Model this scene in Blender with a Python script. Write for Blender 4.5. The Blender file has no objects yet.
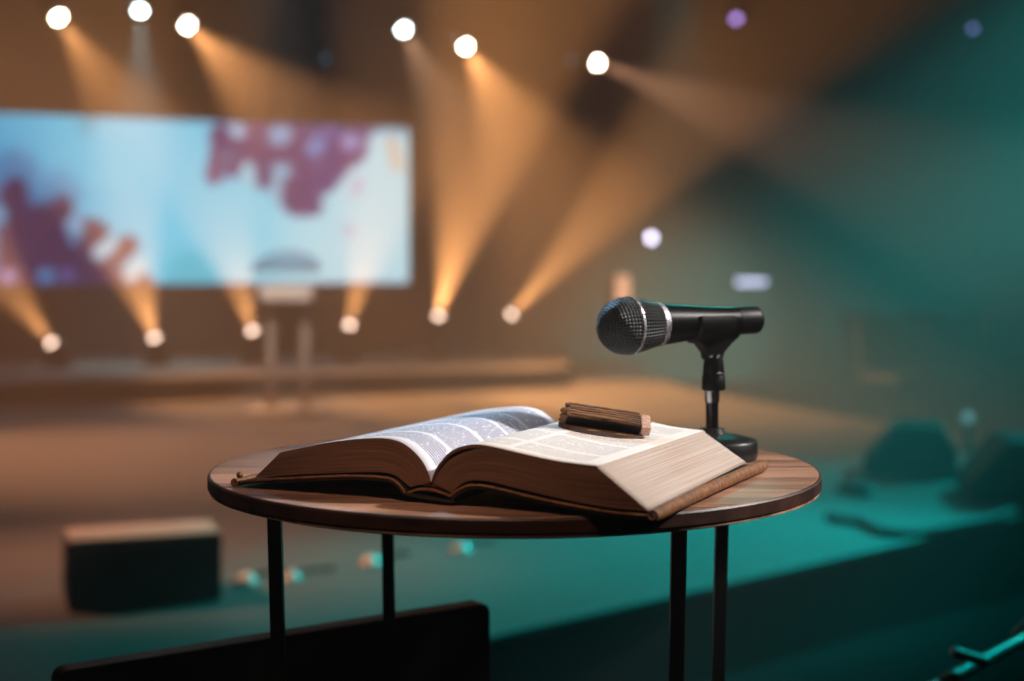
import bpy, bmesh, math, random
from mathutils import Vector, Matrix
random.seed(7)
PI = math.pi
C = bpy.context.scene.collection
CAM = 1.30          # eye height above the pit floor
DECK = 0.30         # stage deck height
TOP = 1.103         # table top height

# ------------------------------------------------------------------ materials
def lin(c):
    return tuple(((x/255)/12.92 if x/255 <= .04045 else ((x/255+.055)/1.055)**2.4) for x in c)

def mat(name, col, rough=.5, metal=0., noise=0., scale=40., bump=0., spec=None, stretch=None, col2=None, coat=0., trans=0., alpha=None, sheen=0.):
    m = bpy.data.materials.new(name); m.use_nodes = True
    nt = m.node_tree; N = nt.nodes; L = nt.links
    b = N['Principled BSDF']
    b.inputs['Base Color'].default_value = (*col, 1)
    b.inputs['Roughness'].default_value = rough
    b.inputs['Metallic'].default_value = metal
    b.inputs['Coat Weight'].default_value = coat
    b.inputs['Transmission Weight'].default_value = trans
    b.inputs['Sheen Weight'].default_value = sheen
    if spec is not None: b.inputs['Specular IOR Level'].default_value = spec
    if noise or bump or col2:
        tc = N.new('ShaderNodeTexCoord'); mp = N.new('ShaderNodeMapping')
        if stretch: mp.inputs['Scale'].default_value = stretch
        L.new(tc.outputs['Object'], mp.inputs['Vector'])
        nz = N.new('ShaderNodeTexNoise'); nz.inputs['Scale'].default_value = scale; nz.inputs['Detail'].default_value = 5
        L.new(mp.outputs['Vector'], nz.inputs['Vector'])
        if col2 or noise:
            rp = N.new('ShaderNodeValToRGB')
            c2 = col2 or tuple(c*(1-noise) for c in col)
            rp.color_ramp.elements[0].color = (*c2, 1); rp.color_ramp.elements[0].position = .35
            rp.color_ramp.elements[1].color = (*col, 1); rp.color_ramp.elements[1].position = .65
            L.new(nz.outputs['Fac'], rp.inputs['Fac']); L.new(rp.outputs['Color'], b.inputs['Base Color'])
        if bump:
            bp = N.new('ShaderNodeBump'); bp.inputs['Strength'].default_value = bump; bp.inputs['Distance'].default_value = .002
            L.new(nz.outputs['Fac'], bp.inputs['Height']); L.new(bp.outputs['Normal'], b.inputs['Normal'])
    return m

def emit(name, col, strength):
    m = bpy.data.materials.new(name); m.use_nodes = True
    nt = m.node_tree; nt.nodes.clear()
    o = nt.nodes.new('ShaderNodeOutputMaterial'); e = nt.nodes.new('ShaderNodeEmission')
    e.inputs['Color'].default_value = (*col, 1); e.inputs['Strength'].default_value = strength
    nt.links.new(e.outputs[0], o.inputs[0])
    m.cycles.emission_sampling = 'NONE'
    return m

def wood_mat(name, dark, light, rough=.42, scale=1., rot=0., bump=.15):
    m = bpy.data.materials.new(name); m.use_nodes = True
    nt = m.node_tree; N = nt.nodes; L = nt.links; b = N['Principled BSDF']
    tc = N.new('ShaderNodeTexCoord'); mp = N.new('ShaderNodeMapping')
    mp.inputs['Rotation'].default_value = (0, 0, rot); mp.inputs['Scale'].default_value = (1.2*scale, 26*scale, 26*scale)
    L.new(tc.outputs['Object'], mp.inputs['Vector'])
    n1 = N.new('ShaderNodeTexNoise'); n1.inputs['Scale'].default_value = 3.2; n1.inputs['Detail'].default_value = 6; n1.inputs['Distortion'].default_value = .35
    mp2 = N.new('ShaderNodeMapping'); mp2.inputs['Rotation'].default_value = (0, 0, rot); mp2.inputs['Scale'].default_value = (.8*scale, 7*scale, 7*scale)
    L.new(tc.outputs['Object'], mp2.inputs['Vector'])
    n2 = N.new('ShaderNodeTexNoise'); n2.inputs['Scale'].default_value = 4; n2.inputs['Detail'].default_value = 3
    L.new(mp.outputs[0], n1.inputs['Vector']); L.new(mp2.outputs[0], n2.inputs['Vector'])
    ad = N.new('ShaderNodeMath'); ad.operation = 'ADD'
    mu = N.new('ShaderNodeMath'); mu.operation = 'MULTIPLY'; mu.inputs[1].default_value = .5
    L.new(n1.outputs['Fac'], ad.inputs[0]); L.new(n2.outputs['Fac'], ad.inputs[1]); L.new(ad.outputs[0], mu.inputs[0])
    rp = N.new('ShaderNodeValToRGB'); e = rp.color_ramp.elements
    e[0].position = .36; e[0].color = (*dark, 1); e[1].position = .6; e[1].color = (*light, 1)
    L.new(mu.outputs[0], rp.inputs['Fac']); L.new(rp.outputs[0], b.inputs['Base Color'])
    b.inputs['Roughness'].default_value = rough
    bp = N.new('ShaderNodeBump'); bp.inputs['Strength'].default_value = bump; bp.inputs['Distance'].default_value = .001
    L.new(n1.outputs['Fac'], bp.inputs['Height']); L.new(bp.outputs[0], b.inputs['Normal'])
    return m

def page_edge_mat(name, base, line, freq=60., amt=.55):
    """cut edge of a thick block of thin paper: fine layer lines along UV.y"""
    m = bpy.data.materials.new(name); m.use_nodes = True
    nt = m.node_tree; N = nt.nodes; L = nt.links; b = N['Principled BSDF']
    uv = N.new('ShaderNodeUVMap'); uv.uv_map = 'UVMap'
    mp = N.new('ShaderNodeMapping'); mp.inputs['Scale'].default_value = (1.6, freq, 1)
    L.new(uv.outputs[0], mp.inputs[0])
    n1 = N.new('ShaderNodeTexNoise'); n1.inputs['Scale'].default_value = 1.0; n1.inputs['Detail'].default_value = 6; n1.inputs['Roughness'].default_value = .7
    L.new(mp.outputs[0], n1.inputs['Vector'])
    rp = N.new('ShaderNodeValToRGB'); e = rp.color_ramp.elements
    e[0].position = .5-.25*amt; e[0].color = (*line, 1); e[1].position = .5+.15*amt; e[1].color = (*base, 1)
    L.new(n1.outputs['Fac'], rp.inputs['Fac']); L.new(rp.outputs[0], b.inputs['Base Color'])
    b.inputs['Roughness'].default_value = .85; b.inputs['Specular IOR Level'].default_value = .15
    bp = N.new('ShaderNodeBump'); bp.inputs['Strength'].default_value = .35; bp.inputs['Distance'].default_value = .0008
    L.new(n1.outputs['Fac'], bp.inputs['Height']); L.new(bp.outputs[0], b.inputs['Normal'])
    return m

def page_mat(name, paper, ink, colw):
    """printed page: UV.x metres from the gutter, UV.y metres from the bottom edge of the page"""
    m = bpy.data.materials.new(name); m.use_nodes = True
    nt = m.node_tree; N = nt.nodes; L = nt.links; b = N['Principled BSDF']
    uv = N.new('ShaderNodeUVMap'); uv.uv_map = 'UVMap'
    sp = N.new('ShaderNodeSeparateXYZ'); L.new(uv.outputs[0], sp.inputs[0])
    def M(op, a, c=None, d=None):
        n = N.new('ShaderNodeMath'); n.operation = op
        for i, v in enumerate((a, c, d)):
            if v is None: continue
            if isinstance(v, (int, float)): n.inputs[i].default_value = v
            else: L.new(v, n.inputs[i])
        return n.outputs[0]
    x, y = sp.outputs[0], sp.outputs[1]
    # text rows 4.2 mm apart
    row = M('FRACT', M('MULTIPLY', y, 1/.0042))
    rowmask = M('LESS_THAN', M('ABSOLUTE', M('SUBTRACT', row, .5)), .31)
    # words
    rid = M('FLOOR', M('MULTIPLY', y, 1/.0042))
    cv = N.new('ShaderNodeCombineXYZ')
    L.new(M('MULTIPLY', x, 420.), cv.inputs[0]); L.new(M('MULTIPLY', rid, 7.31), cv.inputs[1])
    nz = N.new('ShaderNodeTexNoise'); nz.inputs['Scale'].default_value = 1.; nz.inputs['Detail'].default_value = 2
    L.new(cv.outputs[0], nz.inputs['Vector'])
    word = M('GREATER_THAN', nz.outputs['Fac'], .40)
    # columns with margins
    def band(v, a, c): return M('MULTIPLY', M('GREATER_THAN', v, a), M('LESS_THAN', v, c))
    c1 = band(x, .012, .012+colw); c2 = band(x, .018+colw, .018+2*colw)
    cols = M('MAXIMUM', c1, c2)
    ymask = band(y, .018, .298)
    # blank lines between paragraphs
    par = M('FRACT', M('MULTIPLY', M('ADD', y, M('MULTIPLY', M('SINE', M('MULTIPLY', y, 31.)), .006)), 1/.0588))
    parm = M('GREATER_THAN', par, .13)
    mask = M('MULTIPLY', M('MULTIPLY', M('MULTIPLY', rowmask, word), M('MULTIPLY', cols, ymask)), parm)
    mx = N.new('ShaderNodeMix'); mx.data_type = 'RGBA'
    L.new(M('MULTIPLY', mask, .75), mx.inputs['Factor'])
    mx.inputs['A'].default_value = (*paper, 1); mx.inputs['B'].default_value = (*ink, 1)
    L.new(mx.outputs['Result'], b.inputs['Base Color'])
    b.inputs['Roughness'].default_value = .7; b.inputs['Specular IOR Level'].default_value = .25
    return m

# ------------------------------------------------------------------ mesh helpers
def T(p): return Matrix.Translation(Vector(p))
def add_box(bm, c, s, rot=None, bevel=0.):
    M = T(c) @ (rot.to_4x4() if rot else Matrix.Identity(4)) @ Matrix.Diagonal((*s, 1))
    r = bmesh.ops.create_cube(bm, size=1, matrix=M)
    if bevel:
        es = {e for v in r['verts'] for e in v.link_edges}
        bmesh.ops.bevel(bm, geom=list(es), offset=bevel, segments=2, affect='EDGES', profile=.6)
def frame_to(d):
    d = Vector(d).normalized(); return d.to_track_quat('Z', 'Y').to_matrix()
def add_lathe(bm, prof, axis=(0,0,1), origin=(0,0,0), n=32, cap=True):
    R = frame_to(axis); o = Vector(origin); rings = []
    for r, z in prof:
        if r < 1e-6: rings.append([bm.verts.new(o + R @ Vector((0,0,z)))])
        else: rings.append([bm.verts.new(o + R @ Vector((r*math.cos(2*PI*i/n), r*math.sin(2*PI*i/n), z))) for i in range(n)])
    for a, b in zip(rings, rings[1:]):
        for i in range(n):
            j = (i+1) % n
            if len(a) == 1 and len(b) == 1: continue
            if len(a) == 1: bm.faces.new((a[0], b[j], b[i]))
            elif len(b) == 1: bm.faces.new((a[i], a[j], b[0]))
            else: bm.faces.new((a[i], a[j], b[j], b[i]))
    if cap:
        if len(rings[0]) > 1: bm.faces.new(list(reversed(rings[0])))
        if len(rings[-1]) > 1: bm.faces.new(rings[-1])
def add_cyl(bm, p, q, r, n=16, r2=None):
    p, q = Vector(p), Vector(q)
    add_lathe(bm, [(r, 0), (r if r2 is None else r2, (q-p).length)], q-p, p, n)
def add_tube(bm, pts, r, n=10):
    pts = [Vector(p) for p in pts]; rings = []
    up = Vector((0,0,1))
    for i, p in enumerate(pts):
        d = (pts[min(i+1, len(pts)-1)] - pts[max(i-1, 0)]).normalized()
        a = d.cross(up)
        if a.length < 1e-4: a = Vector((1,0,0))
        a.normalize(); b = d.cross(a).normalized()
        rr = r[i] if isinstance(r, (list, tuple)) else r
        rings.append([bm.verts.new(p + a*rr*math.cos(2*PI*k/n) + b*rr*math.sin(2*PI*k/n)) for k in range(n)])
    for a, b in zip(rings, rings[1:]):
        for k in range(n): bm.faces.new((a[k], a[(k+1)%n], b[(k+1)%n], b[k]))
    bm.faces.new(list(reversed(rings[0]))); bm.faces.new(rings[-1])
def add_prism(bm, poly, z0, z1, M=None):
    M = M or Matrix.Identity(4)
    a = [bm.verts.new(M @ Vector((x, y, z0))) for x, y in poly]; b = [bm.verts.new(M @ Vector((x, y, z1))) for x, y in poly]
    n = len(poly)
    for i in range(n): bm.faces.new((a[i], a[(i+1)%n], b[(i+1)%n], b[i]))
    bm.faces.new(list(reversed(a))); bm.faces.new(b)

def obj(name, bm, m, parent=None, smooth=False, bevel=0., seg=2, rot=None, loc=None, angle=40):
    bmesh.ops.recalc_face_normals(bm, faces=bm.faces)
    me = bpy.data.meshes.new(name); bm.to_mesh(me); bm.free()
    for mm in (m if isinstance(m, (list, tuple)) else [m]): me.materials.append(mm)
    o = bpy.data.objects.new(name, me); C.objects.link(o)
    if parent: o.parent = parent
    if loc is not None: o.location = loc
    if rot is not None: o.rotation_euler = rot
    if smooth:
        for p in me.polygons: p.use_smooth = True
        me.set_sharp_from_angle(angle=math.radians(angle))
    if bevel:
        b = o.modifiers.new('bevel', 'BEVEL'); b.width = bevel; b.segments = seg; b.limit_method = 'ANGLE'; b.angle_limit = math.radians(35)
    return o
def tag(o, label=None, cat=None, group=None, kind=None):
    if label: o['label'] = label
    if cat: o['category'] = cat
    if group: o['group'] = group
    if kind: o['kind'] = kind
    return o
def thing(name, label, cat, loc=(0,0,0), rotz=0, group=None):
    o = bpy.data.objects.new(name, None); C.objects.link(o); o.empty_display_size = .1
    o.location = loc; o.rotation_euler = (0, 0, rotz)
    return tag(o, label, cat, group)
def NB(): return bmesh.new()
def copy_tree(o, parent=None):
    c = o.copy(); C.objects.link(c)
    if parent: c.parent = parent
    for ch in list(o.children): copy_tree(ch, c)
    return c
def light(kind, name, loc, target, power, col, size=.03, angle=30, blend=.5, sx=None):
    d = bpy.data.lights.new(name, kind); d.energy = power; d.color = col
    if kind == 'SPOT': d.spot_size = math.radians(angle); d.spot_blend = blend; d.shadow_soft_size = size
    elif kind == 'AREA': d.size = size; d.shape = 'RECTANGLE' if sx else 'SQUARE'; d.size_y = sx or size
    else: d.shadow_soft_size = size
    o = bpy.data.objects.new(name, d); C.objects.link(o); o.location = loc
    o.rotation_euler = (Vector(target)-Vector(loc)).to_track_quat('-Z', 'Y').to_euler()
    return o

# ------------------------------------------------------------------ material set
M_black = mat('black_paint', (.012,.012,.012), .45, noise=.3, scale=60)
M_matte = mat('matte_black', (.01,.01,.011), .75, noise=.3, scale=30)
M_steel = mat('powder_coated_steel', (.006,.006,.006), .38, noise=.25, scale=200, bump=.15)
M_chrome = mat('chrome', (.7,.7,.7), .18, 1., noise=.1, scale=30)
M_plastic = mat('black_plastic', (.003,.003,.0035), .45, spec=.2, noise=.2, scale=150, bump=.05)
M_deck = mat('stage_deck_vinyl', (.125,.125,.125), .6, noise=.12, scale=2.5, bump=.03, spec=.2)
M_fascia = mat('stage_fascia', (.006,.006,.006), .9, spec=.05, noise=.3, scale=8)
M_carpet = mat('pit_carpet', (.006,.006,.006), 1., spec=.02, noise=.4, scale=90, bump=.2)
M_wall = mat('painted_wall', (.07,.068,.066), .85, noise=.15, scale=3)
M_darkwall = mat('dark_wall', (.03,.03,.032), .9, noise=.2, scale=3)
M_grey = mat('riser_fascia', (.06,.05,.045), .7, noise=.2, scale=6)
M_table = wood_mat('walnut_veneer', lin((96,62,46)), lin((208,162,134)), .36, 1., rot=.12)
M_leather = mat('brown_leather', (.30,.125,.04), .6, scale=220, col2=(.13,.05,.015), bump=.5)
M_leather_in = mat('cover_lining', (.03,.017,.01), .7, noise=.3, scale=120)
M_gild = mat('worn_tan_edge', (.42,.2,.07), .5, scale=150, col2=(.22,.09,.03), bump=.2)

# ------------------------------------------------------------------ the hall
bm = NB(); add_box(bm, (0, 7.5, -.05), (26, 27, .1)); tag(obj('floor', bm, M_carpet), 'black carpeted pit floor below the stage', kind='structure')
bm = NB(); add_box(bm, (0, 7.5, 5.55), (26, 27, .1)); tag(obj('ceiling', bm, M_darkwall), 'dark ceiling above the hall', kind='structure')
yaw = math.atan(.38)
def along(X, Y0, X0):  # y of a line running parallel to the back wall
    return Y0 + .38*(X-X0)
bm = NB(); add_box(bm, (0, 0, 2.75), (19.5, .12, 5.5)); o = obj('wall_back', bm, M_wall, loc=(1.0, along(1.0, 14.0, -4.68)+.06, 0), rot=(0,0,yaw)); tag(o, 'dark brown wall behind the big screen', kind='structure')
bm = NB(); add_box(bm, (-7.6, 3.6, 2.75), (.1, 19, 5.5)); tag(obj('wall_left', bm, M_darkwall), 'dark side wall left of the stage', kind='structure')
bm = NB(); add_box(bm, (9.4, 7.5, 2.75), (.1, 26, 5.5)); tag(obj('wall_right', bm, M_darkwall), 'dark side wall right of the seats', kind='structure')
bm = NB(); add_box(bm, (0, -5.9, 2.75), (26, .1, 5.5)); tag(obj('wall_rear', bm, M_darkwall), 'dark wall behind the audience', kind='structure')

# stage deck: polygon with a diagonal front edge
front = lambda X: 3.941 + .8923*X
def fr(x0, y0, x1, y1, n=8): return []
deck = [(-6.9, -2.2), (-3.0, front(-3.0)), (3.0, front(3.0)), (3.28, 6.75), (3.36, 7.0), (3.32, 7.3), (2.62, 8.9), (2.1, 10.2), (1.7, 11.3), (1.45, 12.2), (1.3, 15.9), (-7.45, 12.6), (-7.45, -2.2)]
bm = NB(); add_prism(bm, deck, DECK-.03, DECK); tag(obj('stage_deck', bm, M_deck, bevel=.008), 'broad stage floor of grey vinyl lit orange and teal', kind='structure')
cx, cy = -2.5, 7.0
inner = [(x+(cx-x)*.004, y+(cy-y)*.004) for x, y in deck]
bm = NB(); add_prism(bm, inner, 0, DECK-.03); tag(obj('stage_fascia', bm, M_fascia), 'black upright face under the stage edge', kind='structure')
# rear riser
ry = lambda X: 10.5 + .38*(X+3.8)
ris = [(-7.4, ry(-7.4)), (.25, ry(.25)), (.45, ry(.45)+.12), (.5, ry(.5)+.35), (.6, 15.55), (-7.4, 12.75)]
bm = NB(); add_prism(bm, ris, DECK, DECK+.145); tag(obj('riser_base', bm, M_grey), 'low dark face of the rear riser', kind='structure')
ris2 = [(x+(-.0), y-(.03 if i < 3 else 0)) for i, (x, y) in enumerate(ris)]
bm = NB(); add_prism(bm, ris2, DECK+.145, DECK+.17); tag(obj('riser_top', bm, mat('riser_top_vinyl', (.10,.095,.09), .6, noise=.15, scale=3), bevel=.005), 'top of the low rear riser', kind='structure')

# ------------------------------------------------------------------ LED screen
def sstep(a, b, x):
    t = min(1, max(0, (x-a)/(b-a))); return t*t*(3-2*t)
def mixc(a, b, t): return tuple(p+(q-p)*t for p, q in zip(a, b))
def cap(px, py, x0, y0, x1, y1, r, soft=5):
    dx, dy = x1-x0, y1-y0; L2 = dx*dx+dy*dy or 1
    t = max(0, min(1, ((px-x0)*dx+(py-y0)*dy)/L2)); d = math.hypot(px-x0-dx*t, py-y0-dy*t)
    return 1 - sstep(r-soft, r+soft, d)
def screen_col(x, y):
    cyan = (0,160,206); mid = (98,204,236); white = (186,226,238)
    t = sstep(-30, 110, x - .25*(y-110)*1.0 + .0*y) if y < 190 else sstep(0, 150, x-.1*(y-190))
    c = mixc(cyan, mid, t)
    c = mixc(c, white, sstep(200, 400, x + .35*(y-110)))
    # teal patches low down
    k = cap(x, y, 190, 278, 198, 290, 24, 14)*.8; c = mixc(c, (60,185,208), k)
    k = cap(x, y, 84, 130, 92, 120, 7, 6)*.55; c = mixc(c, (60,150,175), k)
    # raised crowd of hands, dark violet, lower left
    dark = (32,14,74); k = 0
    for s in [(10,290,14,200,15), (14,205,16,192,11), (40,290,44,232,26), (60,235,62,210,11), (60,230,92,232,10), (70,285,96,236,12), (82,290,128,248,9), (10,300,130,300,26), (30,270,85,268,22)]:
        k = max(k, cap(x, y, *s, 5))
    c = mixc(c, (20,110,165), max(cap(x, y, 12, 205, 16, 180, 26, 9), cap(x, y, 40, 215, 60, 195, 22, 9))*(1-t)*.9)
    c = mixc(c, dark, k)
    c = mixc(c, (88,38,66), k*sstep(70, 120, x)*.7)
    for s, q in [((74,228,76,230,9), (95,165,205)), ((46,279,46,282,9), (30,110,165)), ((100,256,110,248,8), (160,205,225)), ((66,278,68,278,7), (60,70,140)), ((8,280,8,280,8), (150,140,190)), ((130,280,140,268,7), (175,215,230)), ((0,215,1,222,6), (50,150,190))]:
        c = mixc(c, q, cap(x, y, *s, 4))
    # violet leaves or hands, upper right
    k = 0
    for s in [(222,130,214,176,8), (225,135,262,128,16), (262,130,264,178,10), (300,140,300,196,20), (255,140,345,140,22), (335,130,360,118,14), (300,195,312,205,10), (345,150,322,180,12), (240,150,232,168,9), (260,118,352,114,10)]:
        k = max(k, cap(x, y, *s, 5))
    c = mixc(c, (84,50,106), k)
    c = mixc(c, (90,60,130), k*sstep(290, 330, x)*.45)
    for s, q in [((238,128,236,126,8), (150,190,220)), ((279,131,281,129,11), (125,165,205)), ((314,144,318,138,9), (105,130,190)), ((327,120,330,124,7), (110,90,160)), ((349,135,352,136,8), (150,150,205)), ((247,168,250,178,7), (150,200,220)), ((280,172,284,168,8), (130,175,205)), ((276,185,276,195,6), (140,180,205))]:
        c = mixc(c, q, cap(x, y, *s, 4))
    for s in [(360,178,354,190,5), (348,228,350,232,5)]:
        c = mixc(c, (190,170,200), cap(x, y, *s, 4)*.7)
    c = mixc(c, (225,180,150), cap(x, y, 392, 135, 398, 160, 6, 6)*.7)
    k = sstep(284, 291, y); c = mixc(c, (60,40,120), k*.6)
    k = 1-sstep(110, 119, y-.03*x); c = mixc(c, (60,100,150), k*.4)
    return c
scr_l, scr_r = Vector((-6.2, along(-6.2, 13.0, -4.68), 0)), Vector((-1.045, 14.38, 0))
z_hi, z_lo = CAM + 1.435, CAM - .135
root = thing('led_screen', 'wide led screen glowing pale blue with violet hand silhouettes', 'screen', ((scr_l+scr_r)/2+Vector((0,0,z_lo)))[:], yaw)
W = (scr_r-scr_l).length; Hh = z_hi-z_lo
bm = NB(); add_box(bm, (0, .06, Hh/2), (W+.03, .1, Hh+.03)); obj('housing', bm, M_black, root, bevel=.005)
for sx in (-.7, 0, .7):
    bm = NB(); add_box(bm, (sx*W/2*1.2, .2, (Hh-(z_lo-DECK-.17))/2), (.06, .05, Hh+(z_lo-DECK-.17))); obj('support_post', bm, M_black, root)
bm = NB(); nx, ny = 170, 60
cl = bm.loops.layers.float_color.new('picture')
grid = [[bm.verts.new((-W/2+W*i/nx, 0, Hh*j/ny)) for i in range(nx+1)] for j in range(ny+1)]
cols = []
for j in range(ny+1):
    r = []
    for i in range(nx+1):
        p = scr_l + (scr_r-scr_l)*(i/nx)
        xx = 512 + 1422*p.x/p.y; v = j/ny
        r.append((*lin(screen_col(xx, 288-v*170)), 1))
    cols.append(r)
for j in range(ny):
    for i in range(nx):
        f = bm.faces.new((grid[j][i], grid[j][i+1], grid[j+1][i+1], grid[j+1][i]))
        for l, (a, b) in zip(f.loops, ((j,i),(j,i+1),(j+1,i+1),(j+1,i))): l[cl] = cols[a][b]
m = bpy.data.materials.new('led_picture'); m.use_nodes = True; nt = m.node_tree; nt.nodes.clear()
no, ne, na = nt.nodes.new('ShaderNodeOutputMaterial'), nt.nodes.new('ShaderNodeEmission'), nt.nodes.new('ShaderNodeVertexColor')
na.layer_name = 'picture'; nt.links.new(na.outputs[0], ne.inputs[0]); nt.links.new(ne.outputs[0], no.inputs[0]); ne.inputs[1].default_value = 1.42
obj('display_surface', bm, m, root, loc=(0, -.002, 0))

# ------------------------------------------------------------------ moving head lamps on the riser
ORANGE = (1., .41, .13)
def moving_head(name, label, cat, base, baseh, aim, lens_m, group):
    t = thing(name, label, cat, base, 0, group)
    bm = NB(); add_box(bm, (0,0,baseh/2), (.2, .17, baseh), bevel=.008); obj('base', bm, M_black, t)
    bm = NB(); s = .1
    for k in (-1, 1): add_box(bm, (k*.09, 0, baseh+.065), (.022, .06, .13), bevel=.005)
    add_box(bm, (0,0,baseh+.012), (.2,.08,.02), bevel=.004); obj('yoke', bm, M_black, t)
    c = Vector((0, 0, baseh+.10)); d = Vector(aim).normalized()
    h = obj('lamp_head', (lambda b: (add_lathe(b, [(.0,-.09),(.05,-.085),(.068,-.05),(.072,0),(.066,.05),(.06,.085),(.052,.085),(.05,.07),(0,.07)], d, c, 24, False), b)[1])(NB()), M_black, t, smooth=True)
    bm = NB(); add_lathe(bm, [(.038*math.cos(PI/2*k/8), .082+.038*math.sin(PI/2*k/8)) for k in range(9)], d, c, 20, False); obj('lens', bm, lens_m, h, smooth=True)
    return t, Vector(base)+c+d*.135
L_peach = emit('lens_peach', (1., .70, .54), 7.5)
foot = [  # x px, y px, aim, power, angle, label
 (53,345, (-.62,-.35,1.0), .7, 34, 'leftmost moving head lamp on the riser below the big screen'),
 (155,340, (-.22,-.30,1.0), .9, 42, 'lit moving head lamp on the riser below the violet hands'),
 (253,333, (-.22,-.30,1.0), .8, 36, 'lit moving head lamp on the riser just left of the lectern'),
 (349,327, (.28,-.30,1.0), .8, 34, 'lit moving head lamp on the riser just right of the lectern'),
 (438,318, (.26,-.30,1.0), 2.6, 32, 'lit moving head lamp just right of the screen with a tall upright beam'),
 (510,316, (.88,-.35,1.0), 1.8, 22, 'rightmost moving head lamp on the riser with beam leaning right'),
]
for i, (px, py, aim, pw, an, lb) in enumerate(foot):
    a = (px-512)/1422; Y = (12+.38*3.87)/(1-.38*a); X = a*Y
    zl = CAM-(py-270)/1422*Y
    d = Vector(aim).normalized(); bh = zl - (DECK+.17) - .10 - d.z*.07
    t, lp = moving_head('moving_head_lamp', lb, 'stage light', (X-d.x*.07, Y-d.y*.07, DECK+.17), bh, aim, L_peach, 'moving head lamps along the rear riser')
    light('SPOT', 'riser_beam', lp, lp+d, 2300*pw, ORANGE, .03, an+8, .6)

# ------------------------------------------------------------------ truss and hanging lamps
def truss(name, label, p0, p1, w=.2):
    p0, p1 = Vector(p0), Vector(p1); d = (p1-p0); Ln = d.length; ang = math.atan2(d.y, d.x)
    t = thing(name, label, 'truss', p0, ang)
    bm = NB()
    for y, z in ((-w/2, 0), (w/2, 0), (0, w*.85)): add_cyl(bm, (0,y,z), (Ln,y,z), .02, 10)
    obj('chord', bm, M_black, t, smooth=True)
    bm = NB(); n = int(Ln/.3)
    for i in range(n):
        x0, x1 = Ln*i/n, Ln*(i+1)/n; q = [(-w/2,0),(w/2,0),(0,w*.85)]
        for k in range(3):
            a, b = q[k], q[(k+1)%3]
            add_cyl(bm, (x0, *a), (x1, *b), .008, 6)
    obj('lattice', bm, M_black, t, smooth=True)
    return t
def can_lamp(label, px, py, Y, aim, lens_m, zt, group, r=.036):
    X = (px-512)/1422*Y; z = CAM+(270-py)/1422*Y; d = Vector(aim).normalized()
    front_c = Vector((X, Y, z)); c = front_c - d*.10
    t = thing('spot_lamp', label, 'stage light', c, 0, group)
    bm = NB(); add_lathe(bm, [(0,-.16),(.05,-.155),(.075,-.11),(.08,0),(.078,.09),(.07,.09),(.066,.06),(0,.055)], d, (0,0,0), 24, False)
    b = obj('can', bm, M_black, t, smooth=True)
    bm = NB(); add_lathe(bm, [(r*math.cos(PI/2*k/8), .085+r*math.sin(PI/2*k/8)) for k in range(9)]+[], d, (0,0,0), 20, False); obj('lens', bm, lens_m, b, smooth=True)
    bm = NB(); s = Vector((d.y, -d.x, 0)).normalized(); up = Vector((0,0,1)); h = zt - c.z - .05
    for k in (-1, 1): add_cyl(bm, s*k*.088, s*k*.088+up*.14, .008, 8)
    add_cyl(bm, -s*.09+up*.14, s*.09+up*.14, .008, 8); add_cyl(bm, up*.14, up*max(.16, h), .012, 8)
    obj('yoke', bm, M_black, t, smooth=True)
    bm = NB(); add_box(bm, (0, 0, max(.16, h)), (.07, .06, .05), bevel=.008); obj('clamp', bm, M_black, t)
    return front_c + d*.06, d
L_cream = emit('lens_cream', (1., .86, .66), 60)
L_ice = emit('lens_ice', (.78, .95, 1.), 60)
L_violet = emit('lens_violet', (.40, .25, .70), 4.5)
L_dimviolet = emit('lens_dim_violet', (.20, .22, .62), 2.6)
L_dimblue = emit('lens_dim_blue', (.10, .20, .28), 1.0)
L_lav = emit('lens_lavender', (.60, .58, .78), 12)
def lineY(px, px0, Y0, px1, Y1):  # straight bar between two points seen at two columns
    x0, x1 = (px0-512)/1422*Y0, (px1-512)/1422*Y1; k = (Y1-Y0)/(x1-x0); a = (px-512)/1422
    return (Y0-k*x0)/(1-k*a)
ws = [(59,18,(.72,-.40,-.95),.95,44,'cream spot lamp on the truss, leftmost above the big screen'),
      (188,26,(.75,-.45,-.72),1.35,48,'cream spot lamp on the truss above the middle of the screen'),
      (466,47,(.50,-.58,-.92),1.5,52,'cream spot lamp on the truss just right of the blue-white lamp'),
      (598,63,(1.0,-.75,-.52),.9,26,'cream spot lamp at the right end of the truss')]
ztr = CAM+2.13+.42
for px, py, aim, pw, an, lb in ws:
    Y = lineY(px, 59, 12.0, 598, 13.8)
    p, d = can_lamp(lb, px, py, Y, aim, L_cream, ztr, 'spot lamps on the front truss', .043)
    light('SPOT', 'truss_beam', p, p+d, 1750*pw, ORANGE if pw != .9 else (1., .48, .27), .03, an, .7)
a0, a1 = (-30-512)/1422*11.75, (640-512)/1422*13.95
truss('lighting_truss', 'black ceiling truss carrying the cream spot lamps', (a0-1.3, 11.72-.55, ztr), (a1+.3, 14.0, ztr))
wi = [(140,11,(.05,-.15,-1.),.35,40,'blue-white spot lamp above the left part of the screen'),
      (404,30,(.50,-.6,-1.),.5,44,'blue-white spot lamp above the right edge of the screen')]
ztr2 = CAM+2.9
for px, py, aim, pw, an, lb in wi:
    Y = lineY(px, 140, 12.9, 404, 13.7)
    p, d = can_lamp(lb, px, py, Y, aim, L_ice, ztr2, 'blue-white spot lamps', .040)
    light('SPOT', 'truss_beam_cool', p, p+d, 1400*pw, (1., .55, .30) if px > 300 else (.5, .8, .8), .03, an, .7)
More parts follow.
